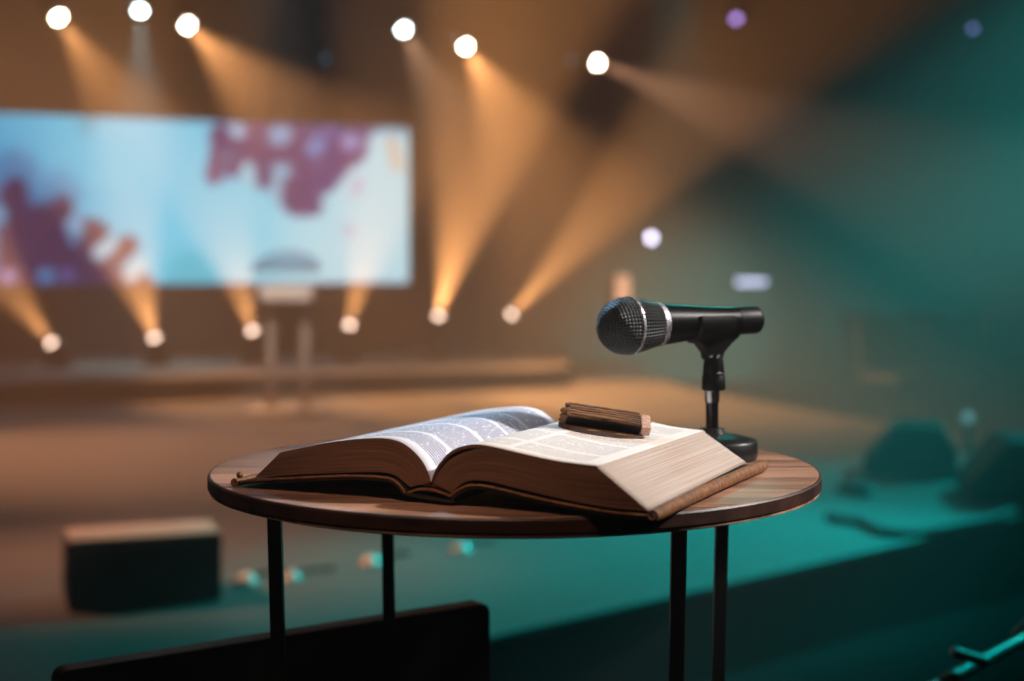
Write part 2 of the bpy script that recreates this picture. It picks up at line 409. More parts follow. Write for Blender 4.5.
for px, py, Y, lb in [(325,59,13.3,'unlit dim blue spot lamp above the screen centre'), (572,60,14.7,'unlit dim blue spot lamp beside the end of the truss'), (228,52,13.0,'faint amber dot lamp below the truss above the screen')]:
    can_lamp(lb, px, py, Y, (.1,-1,-.4), L_dimblue if px != 228 else emit('lens_amber', (.35,.18,.1), 1.5), ztr2, None, .03)
truss('lighting_truss', 'black rear ceiling truss carrying the blue-white spot lamps', (-5.2, 12.3, ztr2), (1.6, 14.5, ztr2))
for px, py, Y, m_, r_, lb in [(736,19,12.5,L_violet,.036,'violet spot lamp high above the right side of the stage'),
                              (973,29,12.5,L_dimviolet,.026,'small dim violet spot lamp high at the far right')]:
    can_lamp(lb, px, py, Y, (-.25,-1,-.4), m_, ztr2, None, r_)
truss('lighting_truss', 'black ceiling truss over the right side carrying violet lamps', (1.2, 12.5, ztr2), (5.2, 12.5, ztr2))

# wall fittings seen behind the microphone
def wall_y(X): return along(X, 14.0, -4.68)
def at_wall(px, py, off=.0):
    a = (px-512)/1422; Y = (14.0+.38*4.68-off)/(1-.38*a); return Vector((a*Y, Y, CAM-(py-270)/1422*Y))
p = at_wall(651, 238, .12)
t = thing('wall_lamp', 'round lavender wall lamp above the microphone head', 'wall lamp', p, yaw)
bm = NB(); add_lathe(bm, [(0,-.01),(.07,-.005),(.07,.06),(.06,.1),(0,.1)], (0,1,0), (0,0,0), 24, False); obj('housing', bm, M_black, t, smooth=True)
bm = NB(); add_lathe(bm, [(0,-.035),(.03,-.03),(.05,-.012)], (0,1,0), (0,0,0), 24, False); obj('lens', bm, L_lav, t, smooth=True)
p = at_wall(751, 282, .12)
t = thing('wall_sign', 'small lit lavender bar sign on the wall above the microphone handle', 'sign', p, yaw)
bm = NB(); add_box(bm, (0,.04,0), (.44,.08,.12), bevel=.01); obj('housing', bm, M_black, t)
bm = NB(); add_box(bm, (0,-.006,0), (.40,.012,.07), bevel=.003); obj('light_panel', bm, emit('sign_lavender', (.42,.45,.66), 3.6), t)
p = at_wall(621, 300, .12)
t = thing('wall_lamp', 'tall peach glowing wall lamp behind the microphone head', 'wall lamp', p, yaw)
bm = NB(); add_box(bm, (0,.05,0), (.18,.05,.62), bevel=.01); obj('backplate', bm, M_black, t)
bm = NB(); add_lathe(bm, [(0,-.28),(.07,-.27),(.075,-.2),(.075,.2),(.07,.27),(0,.28)], (0,0,1), (0,-.05,0), 20, False); obj('lamp_shade', bm, emit('shade_peach', (.62,.30,.18), 2.2), t, smooth=True)

# ------------------------------------------------------------------ lectern on stage
M_acr = mat('clear_acrylic', (.8,.75,.72), .2, trans=.6, coat=.3, noise=.02, scale=5)
M_frost = mat('frosted_acrylic', (.85,.82,.80), .4, noise=.05, scale=8)
Y = 10.0; X = (288-512)/1422*Y
t = thing('lectern', 'slim clear acrylic lectern standing on the stage before the screen', 'lectern', (X, Y, DECK), .05)
bm = NB()
add_lathe(bm, [(0,0),(.28,0),(.28,.02),(.24,.035),(0,.035)], (0,0,1), (0,0,0), 36, False)
obj('base', bm, mat('grey_plate', (.45,.44,.43), .4, noise=.05, scale=8), t, smooth=True)
for k in (-1, 1):
    bm = NB(); add_box(bm, (k*.12,0,.42), (.06,.03,.78), bevel=.006); obj('post', bm, M_acr, t)
bm = NB(); add_box(bm, (0,-.02,.835), (.36,.28,.10), bevel=.02); obj('shelf', bm, M_frost, t)
bm = NB(); R = Matrix.Rotation(math.radians(28), 3, 'X')
pts = [( -.24,0),(-.22,.1),(-.12,.2),(0,.23),(.12,.2),(.22,.1),(.24,0)]
add_prism(bm, [(x, y*1.2) for x, y in pts], -.012, .012, T((0,-.12,1.0)) @ R.to_4x4())
obj('reading_desk', bm, mat('smoked_acrylic', (.66,.76,.90), .1, trans=.92, noise=.1, scale=10), t, bevel=.004)

# ------------------------------------------------------------------ wedge monitors
M_grille = mat('speaker_grille', (.012,.012,.012), .7, noise=.5, scale=400, bump=.4)
M_cab = mat('speaker_paint', (.004,.004,.004), .7, spec=.1, noise=.2, scale=150, bump=.3)
def wedge(label, loc, rz, w=.46, h=.26, dpt=.36, grp='wedge monitors on the stage', boxy=False):
    t = thing('wedge_monitor', label, 'speaker', loc, rz, grp)
    prof = [(-dpt/2, 0), (dpt/2, 0), (dpt/2, h*.55), (dpt/2-.07, h), (-dpt/2+.17, h), (-dpt/2-.0, .06)]
    if boxy: prof = [(-dpt/2, 0), (dpt/2, 0), (dpt/2, h), (-dpt/2+.06, h*.97), (-dpt/2, h*.5)]
    M = Matrix.Rotation(PI/2, 4, 'Z') @ Matrix.Rotation(PI/2, 4, 'X')
    bm = NB(); add_prism(bm, prof, -w/2, w/2, M); obj('cabinet', bm, M_cab, t, bevel=.012)
    a, b = (Vector((dpt/2, h)), Vector((dpt/2, 0))) if boxy else (Vector((-dpt/2+.165, h)), Vector((-dpt/2, .06)))
    s = (b-a); n = Vector((s.y, -s.x)).normalized()
    if (n.x > 0) != boxy: n = -n
    poly = [a+s*.06+n*.002, b-s*.06+n*.002, b-s*.06+n*.012, a+s*.06+n*.012]
    bm = NB(); add_prism(bm, [(q.x, q.y) for q in poly], -w/2+.02, w/2-.02, M); obj('grille', bm, M_grille, t)
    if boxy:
        bm = NB(); add_box(bm, (0, .03, h+.003), (w-.01, dpt-.08, .012), bevel=.003); obj('sheen_panel', bm, mat('sheen_top', (.60,.53,.50), .8, noise=.15, scale=60, bump=.2), t)  # added pale panel, its colour stands in for a glossy reflection on top
    for k in (-1, 1):
        bm = NB(); add_box(bm, (k*(w/2+.003), .04, h*.5), (.012,.11,.04), bevel=.006); obj('handle', bm, M_black, t)
    return t
def on_deck(px, py): Y = 1422*(CAM-DECK)/(py-270); return ((px-512)/1422*Y, Y, DECK)
# prof runs along local x: the low slanted grille side faces -x
def wloc(px, py, back): x, y, z = on_deck(px, py); return (x, y+back, z)
wedge('box wedge monitor on the left of the stage with orange lit top', wloc(128, 608, .15), PI+.36, .445, .20, .30, boxy=True)
wedge('wedge monitor on the right of the stage beside the corner one', wloc(921, 478, .2), -PI/2-.25, .42, .24, .44)
wedge('wedge monitor at the right front corner of the stage', wloc(1034, 503, .2), -PI/2-.15, .42, .26, .46)

# small things on the deck
M_glint = mat('glint_ivory', (.95,.92,.9), .3, noise=.05, scale=60)  # near-white colour paints the small floor glints into the connectors
def puck(px, py, label, r=.028):
    t = thing('glint_connector', label, 'connector', on_deck(px, py), .3, 'pale connectors standing in for floor glints')
    bm = NB(); add_lathe(bm, [(0,0),(r*1.3,0),(r*1.3,.008),(r,.014),(r*.9,.022),(r*.5,.03),(0,.032)], (0,0,1), (0,0,0), 20, False); obj('shell', bm, M_glint, t, smooth=True)
    bm = NB(); add_tube(bm, [(0,r,.02),(.03,.06,.012),(.08,.10,.008),(.16,.11,.008)], .006); obj('cable', bm, M_matte, t, smooth=True)
puck(247, 583, 'pale connector standing in for a glint on the stage floor right of the box wedge')
puck(292, 580, 'small pale connector standing in for a glint on the stage floor beside the front left table leg', .022)
puck(371, 564, 'pale connector standing in for a glint on the stage floor left of the rear left table leg')
puck(461, 551, 'pale connector standing in for a glint on the stage floor between the table legs')
def cable(name, label, pts, r=.012):
    P = [Vector(on_deck(*p))+Vector((0,0,r)) for p in pts]; out = []
    for i in range(len(P)-1):
        p0, p1, p2, p3 = P[max(i-1,0)], P[i], P[i+1], P[min(i+2,len(P)-1)]
        for k in range(8):
            s = k/8; out.append(.5*((2*p1)+(-p0+p2)*s+(2*p0-5*p1+4*p2-p3)*s*s+(-p0+3*p1-3*p2+p3)*s**3))
    out.append(P[-1]); bm = NB(); add_tube(bm, out, r, 8); return tag(obj(name, bm, M_matte, smooth=True), label, 'cable')
cable('cable', 'dark cable snaking over the teal stage floor below the right wedges', [(828,520),(845,524),(862,526),(876,533),(892,537),(915,537),(950,531),(985,524),(1020,512)], .016)
cable('cable', 'short black cable loop left of the right wedge monitors', [(852,490),(862,487),(870,491),(866,497),(854,495),(840,492)], .02)
p = Vector(on_deck(968, 452))
t = thing('floor_lamp_unit', 'small faintly glowing teal beacon between the two right wedges', 'lamp', p)
bm = NB(); add_lathe(bm, [(0,0),(.05,0),(.045,.02),(.02,.03),(.015,.17),(0,.17)], (0,0,1), (0,0,0), 16, False); obj('stem', bm, M_black, t, smooth=True)
bm = NB(); bmesh.ops.create_uvsphere(bm, u_segments=16, v_segments=10, radius=.03, matrix=T((0,0,.19))); obj('bulb', bm, emit('bulb_teal', (.08,.20,.22), 1.6), t, smooth=True)

# ------------------------------------------------------------------ rows of chairs beyond the stage
M_fab = mat('grey_upholstery', (.05,.055,.055), .9, noise=.3, scale=80, bump=.2)
def make_chair():
    t = thing('audience_chair', 'x', 'chair', (0,0,0), 0, 'audience chairs beyond the stage')
    bm = NB(); add_box(bm, (0,0,.45), (.46,.44,.07), bevel=.02); obj('seat', bm, M_fab, t)
    bm = NB(); add_box(bm, (0,.22,.72), (.45,.06,.42), Matrix.Rotation(math.radians(-8), 3, 'X'), bevel=.022); obj('backrest', bm, M_fab, t)
    for sx in (-1, 1):
        bm = NB(); add_cyl(bm, (sx*.21,-.19,0), (sx*.21,-.19,.43), .012, 8); obj('leg', bm, M_black, t, smooth=True)
        bm = NB(); add_tube(bm, [(sx*.21,.25,0),(sx*.21,.2,.43),(sx*.21,.235,.6)], .012, 8); obj('leg', bm, M_black, t, smooth=True)
    return t
ch0 = make_chair(); k = 0
for ri, (y0, cols_) in enumerate(((11.2, range(6)), (12.3, range(6)))):
    for ci in cols_:
        c = ch0 if k == 0 else copy_tree(ch0)
        X = 3.05 + ci*.56 + ri*.15
        c.location = (X, y0 + .12*ci, 0); c.rotation_euler = (0, 0, .5)
        c['label'] = ('dark upholstered audience chair in the %s row, %s' % (('front', 'rear')[ri], ('nearest the stage', 'second from the stage', 'third from the stage', 'fourth from the stage', 'fifth from the stage', 'farthest from the stage')[ci]))
        k += 1

# ------------------------------------------------------------------ the table
TC = Vector((.0025, 1.43, 0))
t = thing('side_table', 'round walnut side table on black metal legs carrying the open book', 'table', TC)
bm = NB()
R0 = .302; th = .0185
prof = [(0, TOP-.0185), (R0-.0125, TOP-.0185), (R0-.0015, TOP-.0185+.003), (R0-.0015, TOP-.0012), (R0-.003, TOP), (0, TOP)]
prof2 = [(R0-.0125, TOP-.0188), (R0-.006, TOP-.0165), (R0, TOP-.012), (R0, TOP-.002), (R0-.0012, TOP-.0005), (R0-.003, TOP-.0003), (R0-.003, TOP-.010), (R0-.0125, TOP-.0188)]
prof_old = [(0, TOP-th), (R0-.012, TOP-th), (R0-.006, TOP-th+.002), (R0-.001, TOP-.006), (R0, TOP-.003), (R0-.001, TOP-.001), (R0-.003, TOP), (0, TOP)]
add_lathe(bm, prof, (0,0,1), (0,0,0), 160, False)
obj('tabletop', bm, M_table, t, smooth=True, angle=30)
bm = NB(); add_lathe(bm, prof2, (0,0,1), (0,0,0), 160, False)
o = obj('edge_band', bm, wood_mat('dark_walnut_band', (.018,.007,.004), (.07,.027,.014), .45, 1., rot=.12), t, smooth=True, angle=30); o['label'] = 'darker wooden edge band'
legs = [(-.2285, 1.365, 0), (-.139, 1.575, 0), (.144, 1.225, 0), (.219, 1.475, 0)]
for x, y, _ in legs:
    dx, dy = x-TC.x, y-TC.y; a = math.atan2(dy, dx)
    bm = NB(); z1 = TOP-th
    b = NB(); b.free()
    dirr = Vector((dx, dy, 0)).normalized(); s = .0065
    def ring(z, off):
        c = Vector((dx, dy, z)) - dirr*off
        return [bm.verts.new(c + Vector((sx*s, sy*s, 0))) for sx, sy in ((-1,-1),(1,-1),(1,1),(-1,1))]
    r0, r1 = ring(0.0, .03), ring(z1, 0)
    for i in range(4): bm.faces.new((r0[i], r0[(i+1)%4], r1[(i+1)%4], r1[i]))
    bm.faces.new(r0); bm.faces.new(r1)
    obj('leg', bm, M_steel, t, bevel=.0012)
# ------------------------------------------------------------------ the open book
BA = Vector((-.25208, 1.29337, TOP)); be = Vector((.891076, -.453855, 0)); bn = Vector((.453855, .891076, 0)); LB = .306
BLOC = BA.copy(); BROT = math.atan2(be.y, be.x)
book = thing('open_book', 'thick open book with leather cover lying on the round table', 'book', BLOC, BROT)
def chaikin(p, n=2):
    for _ in range(n):
        q = [p[0]]
        for a, b in zip(p, p[1:]):
            q += [(a[0]*.75+b[0]*.25, a[1]*.75+b[1]*.25), (a[0]*.25+b[0]*.75, a[1]*.25+b[1]*.75)]
        p = q+[p[-1]]
    return p
def resample(p, n):
    d = [0]
    for a, b in zip(p, p[1:]): d.append(d[-1]+math.hypot(b[0]-a[0], b[1]-a[1]))
    out = []
    for i in range(n+1):
        s = d[-1]*i/n; k = 0
        while k < len(d)-2 and d[k+1] < s: k += 1
        f = (s-d[k])/max(1e-9, d[k+1]-d[k]); out.append((p[k][0]+(p[k+1][0]-p[k][0])*f, p[k][1]+(p[k+1][1]-p[k][1])*f))
    return out, d[-1]
NS, NV, NT = 40, 24, 10
def shear(u, v, amt): return u + amt*v/LB
def block(name, label, bottom, top, m_tail, m_fore, m_page, ush=-.018, zsag=None, parent=book):
    """pages between two curves (u,z) running gutter -> fore-edge, extruded along the spine direction"""
    b, _ = resample(chaikin(bottom), NS); tp, Lt = resample(chaikin(top), NS)
    bm = NB(); uvl = bm.loops.layers.uv.new('UVMap')
    zs = zsag or (lambda s, v: 0.)
    def P(s, t_, v):
        bu, bz = b[s]; tu, tz = tp[s]; f = t_/NT
        u = bu+(tu-bu)*f; z = bz+(tz-bz)*f
        return Vector((shear(u, v, ush), v, z+zs(s/NS, v)*(f if name != 'page_sheaf' else 1)))
    # tail (v=0) and head (v=LB)
    for v, flip in ((0., 0), (LB, 1)):
        g = [[bm.verts.new(P(s, t_, v)) for s in range(NS+1)] for t_ in range(NT+1)]
        for t_ in range(NT):
            for s in range(NS):
                try: f = bm.faces.new((g[t_][s], g[t_][s+1], g[t_+1][s+1], g[t_+1][s]))
                except ValueError: continue
                f.material_index = 0
                for l, (ss, tt) in zip(f.loops, ((s,t_),(s+1,t_),(s+1,t_+1),(s,t_+1))): l[uvl].uv = (ss/NS, tt/NT)
    # fore edge
    g = [[bm.verts.new(P(NS, t_, LB*k/NV)) for k in range(NV+1)] for t_ in range(NT+1)]
    for t_ in range(NT):
        for k in range(NV):
            f = bm.faces.new((g[t_][k], g[t_][k+1], g[t_+1][k+1], g[t_+1][k])); f.material_index = 1; f.smooth = True
            for l, (kk, tt) in zip(f.loops, ((k,t_),(k+1,t_),(k+1,t_+1),(k,t_+1))): l[uvl].uv = (kk/NV*.5, tt/NT)
    # page surface and underside
    for t_, mi in ((NT, 2), (0, 0)):
        g = [[bm.verts.new(P(s, t_, LB*k/NV)) for k in range(NV+1)] for s in range(NS+1)]
        for s in range(NS):
            for k in range(NV):
                f = bm.faces.new((g[s][k], g[s+1][k], g[s+1][k+1], g[s][k+1])); f.material_index = mi; f.smooth = True
                for l, (ss, kk) in zip(f.loops, ((s,k),(s+1,k),(s+1,k+1),(s,k+1))): l[uvl].uv = (Lt*ss/NS, LB*kk/NV) if mi == 2 else (ss/NS, 0)
    bmesh.ops.remove_doubles(bm, verts=bm.verts, dist=1e-5)
    o = obj(name, bm, [m_tail, m_fore, m_page], parent)
    if label: o['label'] = label
    return o
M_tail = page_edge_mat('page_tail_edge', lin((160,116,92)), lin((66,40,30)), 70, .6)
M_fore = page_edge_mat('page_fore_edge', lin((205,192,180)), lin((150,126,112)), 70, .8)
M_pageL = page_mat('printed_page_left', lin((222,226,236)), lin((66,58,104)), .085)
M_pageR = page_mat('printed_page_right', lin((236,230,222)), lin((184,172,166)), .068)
Lb = [(.1856,.0125),(.1806,.0155),(.1706,.0222),(.1565,.0236),(.1154,.0200),(.072,.0158),(.0227,.0098)]
Lt_ = [(.2062,.0181),(.2042,.0248),(.1994,.0337),(.1915,.0417),(.1796,.0496),(.1656,.0526),(.1504,.0523),(.1248,.0495),(.0986,.0451),(.072,.0390),(.0503,.0339)]
Rb = [(.2262,.0105),(.2300,.0145),(.2365,.0195),(.2465,.0228),(.2625,.0224),(.2801,.0195),(.3174,.0140),(.3613,.0088),(.4025,.0086)]
Rt = [(.2062,.0181),(.2091,.0268),(.2149,.0355),(.2246,.0453),(.2361,.0502),(.2484,.0525),(.2625,.0517),(.2902,.0475),(.3174,.0434),(.3395,.0418),(.3587,.0412)]
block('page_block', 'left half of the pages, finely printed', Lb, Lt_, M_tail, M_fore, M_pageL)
# right half: main block plus the lifted upper sheaf leaving a dark gap near the gutter
def lerp(a, b, t): return [(p[0]+(q[0]-p[0])*t, p[1]+(q[1]-p[1])*t) for p, q in zip(a, b)]
Rmid = [(.2085,.0178),(.2125,.0255),(.2190,.0335),(.2275,.0405),(.2385,.0455),(.2500,.0485),(.2640,.0485),(.2902,.0448),(.3174,.0408),(.3395,.0390),(.3610,.0385)]
Rmid2 = [(.2070,.0180),(.2103,.0260),(.2160,.0345),(.2255,.0430),(.2365,.0476),(.2490,.0497),(.2640,.0487),(.2902,.0449),(.3174,.0409),(.3395,.0391),(.3608,.0386)]
rs = lambda q, v: -.0035*q*v/LB
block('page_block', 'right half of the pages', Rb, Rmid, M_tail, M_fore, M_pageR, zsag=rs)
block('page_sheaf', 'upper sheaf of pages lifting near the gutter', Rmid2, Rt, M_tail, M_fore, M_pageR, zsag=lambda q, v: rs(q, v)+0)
# thin wedge of paper filling the glued spine
bm = NB()
add_prism(bm, [(.1856,.0122),(.1944,.0146),(.2125,.0138),(.2261,.0100),(.2300,.0150),(.2155,.0250),(.2075,.0185),(.2062,.0181),(.2045,.0195),(.1960,.0270),(.1800,.0165)], 0.002, LB-.002, Matrix(((1,-.018/LB*0-0,0,0),(0,0,1,0),(0,1,0,0),(0,0,0,1))))
sp = obj('bound_spine', bm, M_tail, book)
# sheared like the blocks
for v in sp.data.vertices: v.co.x += -.018*v.co.y/LB
# cover: ribbon of leather following the profile, with a rolled edge
def ribbon(name, pts, thk, m, v0=-.004, v1=LB+.004, ush=-.008, label=None):
    p = chaikin(pts); n = len(p); bm = NB(); top, bot = [], []
    for i, (u, z) in enumerate(p):
        a, b = p[max(i-1, 0)], p[min(i+1, n-1)]; d = Vector((b[0]-a[0], b[1]-a[1])).normalized(); nn = Vector((-d.y, d.x))
        if nn.y < 0: nn = -nn
        top.append((u, z)); bot.append((u-nn.x*thk, z-nn.y*thk))
    rows = []
    K = 16
    for k in range(K+1):
        v = v0+(v1-v0)*k/K
        rows.append([bm.verts.new((shear(u, v, ush), v, max(.0004, z))) for u, z in top+bot[::-1]])
    N2 = len(rows[0])
    for r, q in zip(rows, rows[1:]):
        for i in range(N2): bm.faces.new((r[i], r[(i+1)%N2], q[(i+1)%N2], q[i]))
    for r in (rows[0], rows[-1]):
        for i in range(n-1): bm.faces.new((r[i], r[i+1], r[N2-2-i], r[N2-1-i]))
    return obj(name, bm, m, book, smooth=True)
cov_L = [(-.0005,.0050),(.0223,.0082),(.072,.0137),(.115,.0181),(.1341,.0196),(.1565,.0203),(.1706,.0194),(.1786,.014),(.1834,.0085)]
cov_S = [(.1834,.0085),(.1944,.0128),(.2125,.0122),(.2261,.0085)]
cov_R = [(.2261,.0085),(.2366,.0160),(.2469,.0197),(.2631,.0193),(.2801,.0168),(.3174,.0112),(.373,.0060),(.4028,.0062),(.408,.0062)]
c = ribbon('cover', cov_L, .0036, M_leather_in); c = ribbon('cover', cov_R, .0036, M_leather_in)
ribbon('spine_strip', cov_S, .0018, M_gild, v0=-.001)
ribbon('spine_back', [(.1834,.0078),(.2033,.0060),(.2275,.0042),(.2300,.0062)], .0022, M_leather_in)
# tan stitched piping that follows the tail edge of each cover
def edge_roll(pts, r, m, v, name='piping'):
    p = chaikin(pts); bm = NB(); add_tube(bm, [(shear(u, v, -.008), v, max(z, r+.0003)) for u, z in p], r, 8); return obj(name, bm, m, book, smooth=True)
edge_roll([(u, z-.0004) for u, z in cov_L], .0011, M_gild, -.0042); edge_roll([(u, z-.0004) for u, z in cov_R], .0011, M_gild, -.0042)
# rolled leather borders at the two fore-edges
bm = NB(); n = 30
pts = [(.4085+.0*k, -.006+(LB+.010)*k/n, .0062) for k in range(n+1)]
pts = [(shear(u, v, -.008), v, z+.0015*math.sin(PI*i/n)) for i, (u, v, z) in enumerate(pts)]
add_tube(bm, pts, [.0042]+[.0056]*(n-1)+[.0048], 12)
o = obj('rolled_border', bm, M_leather, book, smooth=True); o['label'] = 'brown leather border rolled along the right cover edge'
bm = NB(); pts = []
for i in range(26):
    a = i/25*2.6*PI; r = .0048*(1-i/34); pts.append((.4085+r*math.cos(a), -.0068, .0064+r*math.sin(a)))
add_tube(bm, pts, .0009, 6); obj('rolled_end', bm, mat('pale_leather_edge', (.5,.3,.2), .6, noise=.3, scale=200), book, smooth=True)
bm = NB(); pts = [(shear(.0038, v, -.008), v, .0046) for v in [-.006+(LB+.01)*k/20 for k in range(21)]]
add_tube(bm, pts, .0040, 12); obj('rolled_border', bm, M_leather, book, smooth=True)
bm = NB(); bmesh.ops.create_uvsphere(bm, u_segments=12, v_segments=8, radius=.0032, matrix=T((.004,.002,.0105))); obj('border_knot', bm, M_leather, book, smooth=True)
# coloured thread lying in the pages near the fore-edge
# ------------------------------------------------------------------ wooden bundle on the right page
def bk(u, v, z): return BA + be*u + bn*v + Vector((0,0,z))
M_bark = wood_mat('dark_bark', (.03,.012,.005), (.34,.15,.05), .6, 8., rot=0, bump=.9)
M_endgrain = mat('cut_wood', (.75,.5,.4), .7, scale=500, col2=(.42,.25,.17), bump=.2)
p0 = bk(.2505, .165, .0535); p1 = bk(.3190, .205, .0415)
ax = (p1-p0); tilt = -math.asin(ax.z/ax.length); rz = math.atan2(ax.y, ax.x); Lw = .083
wb = thing('wooden_block', 'small ribbed dark brown wooden block resting on the right page', 'block', p0, rz)
wb.rotation_euler = (0, tilt, rz)
sec = [(-.006,.001),(-.0155,.0095),(-.0145,.0112),(.002,.0178),(.014,.0182),(.019,.0105),(.016,.001)]
bm = NB(); Mx = Matrix(((0,0,1,0),(1,0,0,0),(0,1,0,0),(0,0,0,1)))
add_prism(bm, [(y, z) for y, z in sec], .003, Lw-.010, Mx); obj('body', bm, wood_mat('dark_body', (.004,.0025,.0015), (.016,.007,.004), .55, 8., bump=.6), wb, bevel=.001)
# ridged slats on the sloping upper faces
a, b = Vector((-.0160,.0098)), Vector((.003,.0182))
for i in range(5):
    q = a+(b-a)*((i+.5)/5); d = (b-a).normalized(); ang = math.atan2(d.y, d.x)
    bm = NB(); x0, x1 = .001+random.uniform(0,.004), Lw-.0115-random.uniform(0,.001)
    n = 14
    add_tube(bm, [(x0+(x1-x0)*k/n, q.x-d.y*.0012+random.uniform(-.0003,.0003), q.y+d.x*.0012+random.uniform(-.0003,.0003)) for k in range(n+1)], [.0015]+[.0024+random.uniform(-.0003,.0003) for _ in range(n-1)]+[.002], 8)
    obj('slat', bm, M_bark, wb, smooth=True)
bm = NB(); add_box(bm, (.5*Lw-.003, .008, .0188), (Lw-.016, .014, .0025), bevel=.0008); obj('slat', bm, M_bark, wb)
for z, y, r in ((.0135,-.008,.0030),(.0085,-.009,.0028),(.0045,-.005,.0026)):
    bm = NB(); add_lathe(bm, [(0,-.004),(r*.7,-.003),(r,-.0005),(r,.006),(0,.006)], (1,0,0), (0,y,z), 12, False); obj('frayed_end', bm, M_bark, wb, smooth=True)
bm = NB(); add_prism(bm, [(-.0085,.001),(-.0170,.0090),(.002,.0196),(.008,.015),(.010,.001)], Lw-.0105, Lw-.001, Mx); o = obj('cut_end', bm, M_endgrain, wb, bevel=.0012); o['label'] = 'pale cut end of the block'
bm = NB(); add_lathe(bm, [(0,0),(.0022,0),(.0022,.0015),(0,.0015)], (1,0,0), (Lw-.0015,.0005,.013), 12, False); obj('knot_hole', bm, M_matte, wb)
# thin brown pad added under the block for its reflection-like look
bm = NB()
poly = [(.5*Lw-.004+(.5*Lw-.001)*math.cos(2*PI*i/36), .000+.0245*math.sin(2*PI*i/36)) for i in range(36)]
add_prism(bm, poly, -.0045, .0016); obj('foot', bm, mat('reflection_brown', (.10,.04,.02), .22, noise=.3, scale=60, coat=.5), wb, bevel=.001)
bm = NB(); add_cyl(bm, (.022,-.0235,.001), (.058,-.0222,.001), .0012, 8); obj('clasp', bm, mat('brass', (.5,.28,.12), .3, 1., noise=.4, scale=300), wb, smooth=True)

# ------------------------------------------------------------------ microphone and its desk stand
SB = Vector((.2088, 1.484, TOP))
st = thing('microphone_stand', 'black round desk microphone stand at the back of the table', 'microphone stand', SB)
bm = NB(); add_lathe(bm, [(0,0),(.044,0),(.0465,.002),(.047,.006),(.047,.0185),(.0455,.0205),(.030,.0245),(.014,.027),(.012,.032),(0,.032)], (0,0,1), (0,0,0), 64, False)
obj('base', bm, M_steel, st, smooth=True)
bm = NB(); add_cyl(bm, (0,0,.030), (0,0,.090), .0066, 24); obj('pole', bm, mat('black_chrome', (.05,.05,.055), .2, .9, noise=.2, scale=100), st, smooth=True)
zc = lambda py, Y=1.484: (CAM-TOP)-(py-270)/1422*Y      # height above the table top
bm = NB(); add_lathe(bm, [(.0078, zc(402)), (.0078, zc(386))], (0,0,1), (0,0,0), 24); o = obj('collar', bm, M_chrome, st, smooth=True); o['label'] = 'chrome collar'
bm = NB(); add_lathe(bm, [(0, zc(390)),(.0118, zc(390)),(.0124, zc(388.5)),(.0120, zc(376)),(.0112, zc(375)),(.0112, zc(374)),(.0114, zc(373)),(.0098, zc(357)),(.009, zc(354)),(0, zc(354))], (0,0,1), (.0015,0,0), 28, False)
obj('swivel_joint', bm, M_plastic, st, smooth=True)
bm = NB(); add_box(bm, (.0065,-.0112,zc(372.5)), (.0055,.002,.0012), bevel=.0003); obj('index_mark', bm, mat('white_paint', (.7,.7,.7), .5, noise=.1, scale=50), st)
# microphone axis
mh = Vector((.1129, 1.427, CAM-.0562)); me_ = Vector((.2535, 1.504, CAM-.0527)); ad = (me_-mh).normalized(); Lm = (me_-mh).length
mic = thing('microphone', 'black handheld microphone with a mesh head held in the desk stand', 'microphone', mh)
M_mesh = bpy.data.materials.new('wire_mesh'); M_mesh.use_nodes = True
nt = M_mesh.node_tree; N = nt.nodes; Lk = nt.links; b = N['Principled BSDF']
b.inputs['Base Color'].default_value = (.02,.024,.024,1); b.inputs['Roughness'].default_value = .4; b.inputs['Metallic'].default_value = .6
uvn = N.new('ShaderNodeUVMap'); uvn.uv_map = 'UVMap'; sp_ = N.new('ShaderNodeSeparateXYZ'); Lk.new(uvn.outputs[0], sp_.inputs[0])
def MM(op, a, c=None):
    n = N.new('ShaderNodeMath'); n.operation = op
    for i, v in enumerate((a, c)):
        if v is None: continue
        if isinstance(v, (int, float)): n.inputs[i].default_value = v
        else: Lk.new(v, n.inputs[i])
    return n.outputs[0]
sx_ = MM('ABSOLUTE', MM('SINE', MM('MULTIPLY', sp_.outputs[0], PI*50))); sy_ = MM('ABSOLUTE', MM('SINE', MM('MULTIPLY', sp_.outputs[1], PI*1.0/.0034)))
w_ = MM('MULTIPLY', sx_, sy_)
rp = N.new('ShaderNodeValToRGB'); rp.color_ramp.elements[0].color = (.05,.06,.06,1); rp.color_ramp.elements[1].color = (.004,.004,.004,1); rp.color_ramp.elements[0].position = .15; rp.color_ramp.elements[1].position = .7
Lk.new(w_, rp.inputs[0]); Lk.new(rp.outputs[0], b.inputs['Base Color'])
bp = N.new('ShaderNodeBump'); bp.inputs['Distance'].default_value = .0012; bp.inputs['Strength'].default_value = 1.; bp.invert = True
Lk.new(w_, bp.inputs['Height']); Lk.new(bp.outputs[0], b.inputs['Normal'])
def mic_lathe(prof, n=48, uv=False):
    bm = NB(); R = frame_to(ad); rings = []; ul = bm.loops.layers.uv.new('UVMap'); s = 0; S = []
    for k, (r, z) in enumerate(prof):
        if k: s += math.hypot(r-prof[k-1][0], z-prof[k-1][1])
        S.append(s); rings.append([bm.verts.new(R @ Vector((max(r, 1e-5)*math.cos(2*PI*i/n), max(r, 1e-5)*math.sin(2*PI*i/n), z))) for i in range(n)])
    for k in range(len(rings)-1):
        for i in range(n):
            j = (i+1) % n; f = bm.faces.new((rings[k][i], rings[k][j], rings[k+1][j], rings[k+1][i]))
            for l, q in zip(f.loops, ((i/n, S[k]), ((i+1)/n, S[k]), ((i+1)/n, S[k+1]), (i/n, S[k+1]))): l[ul].uv = q
    return bm
Rh = .0290
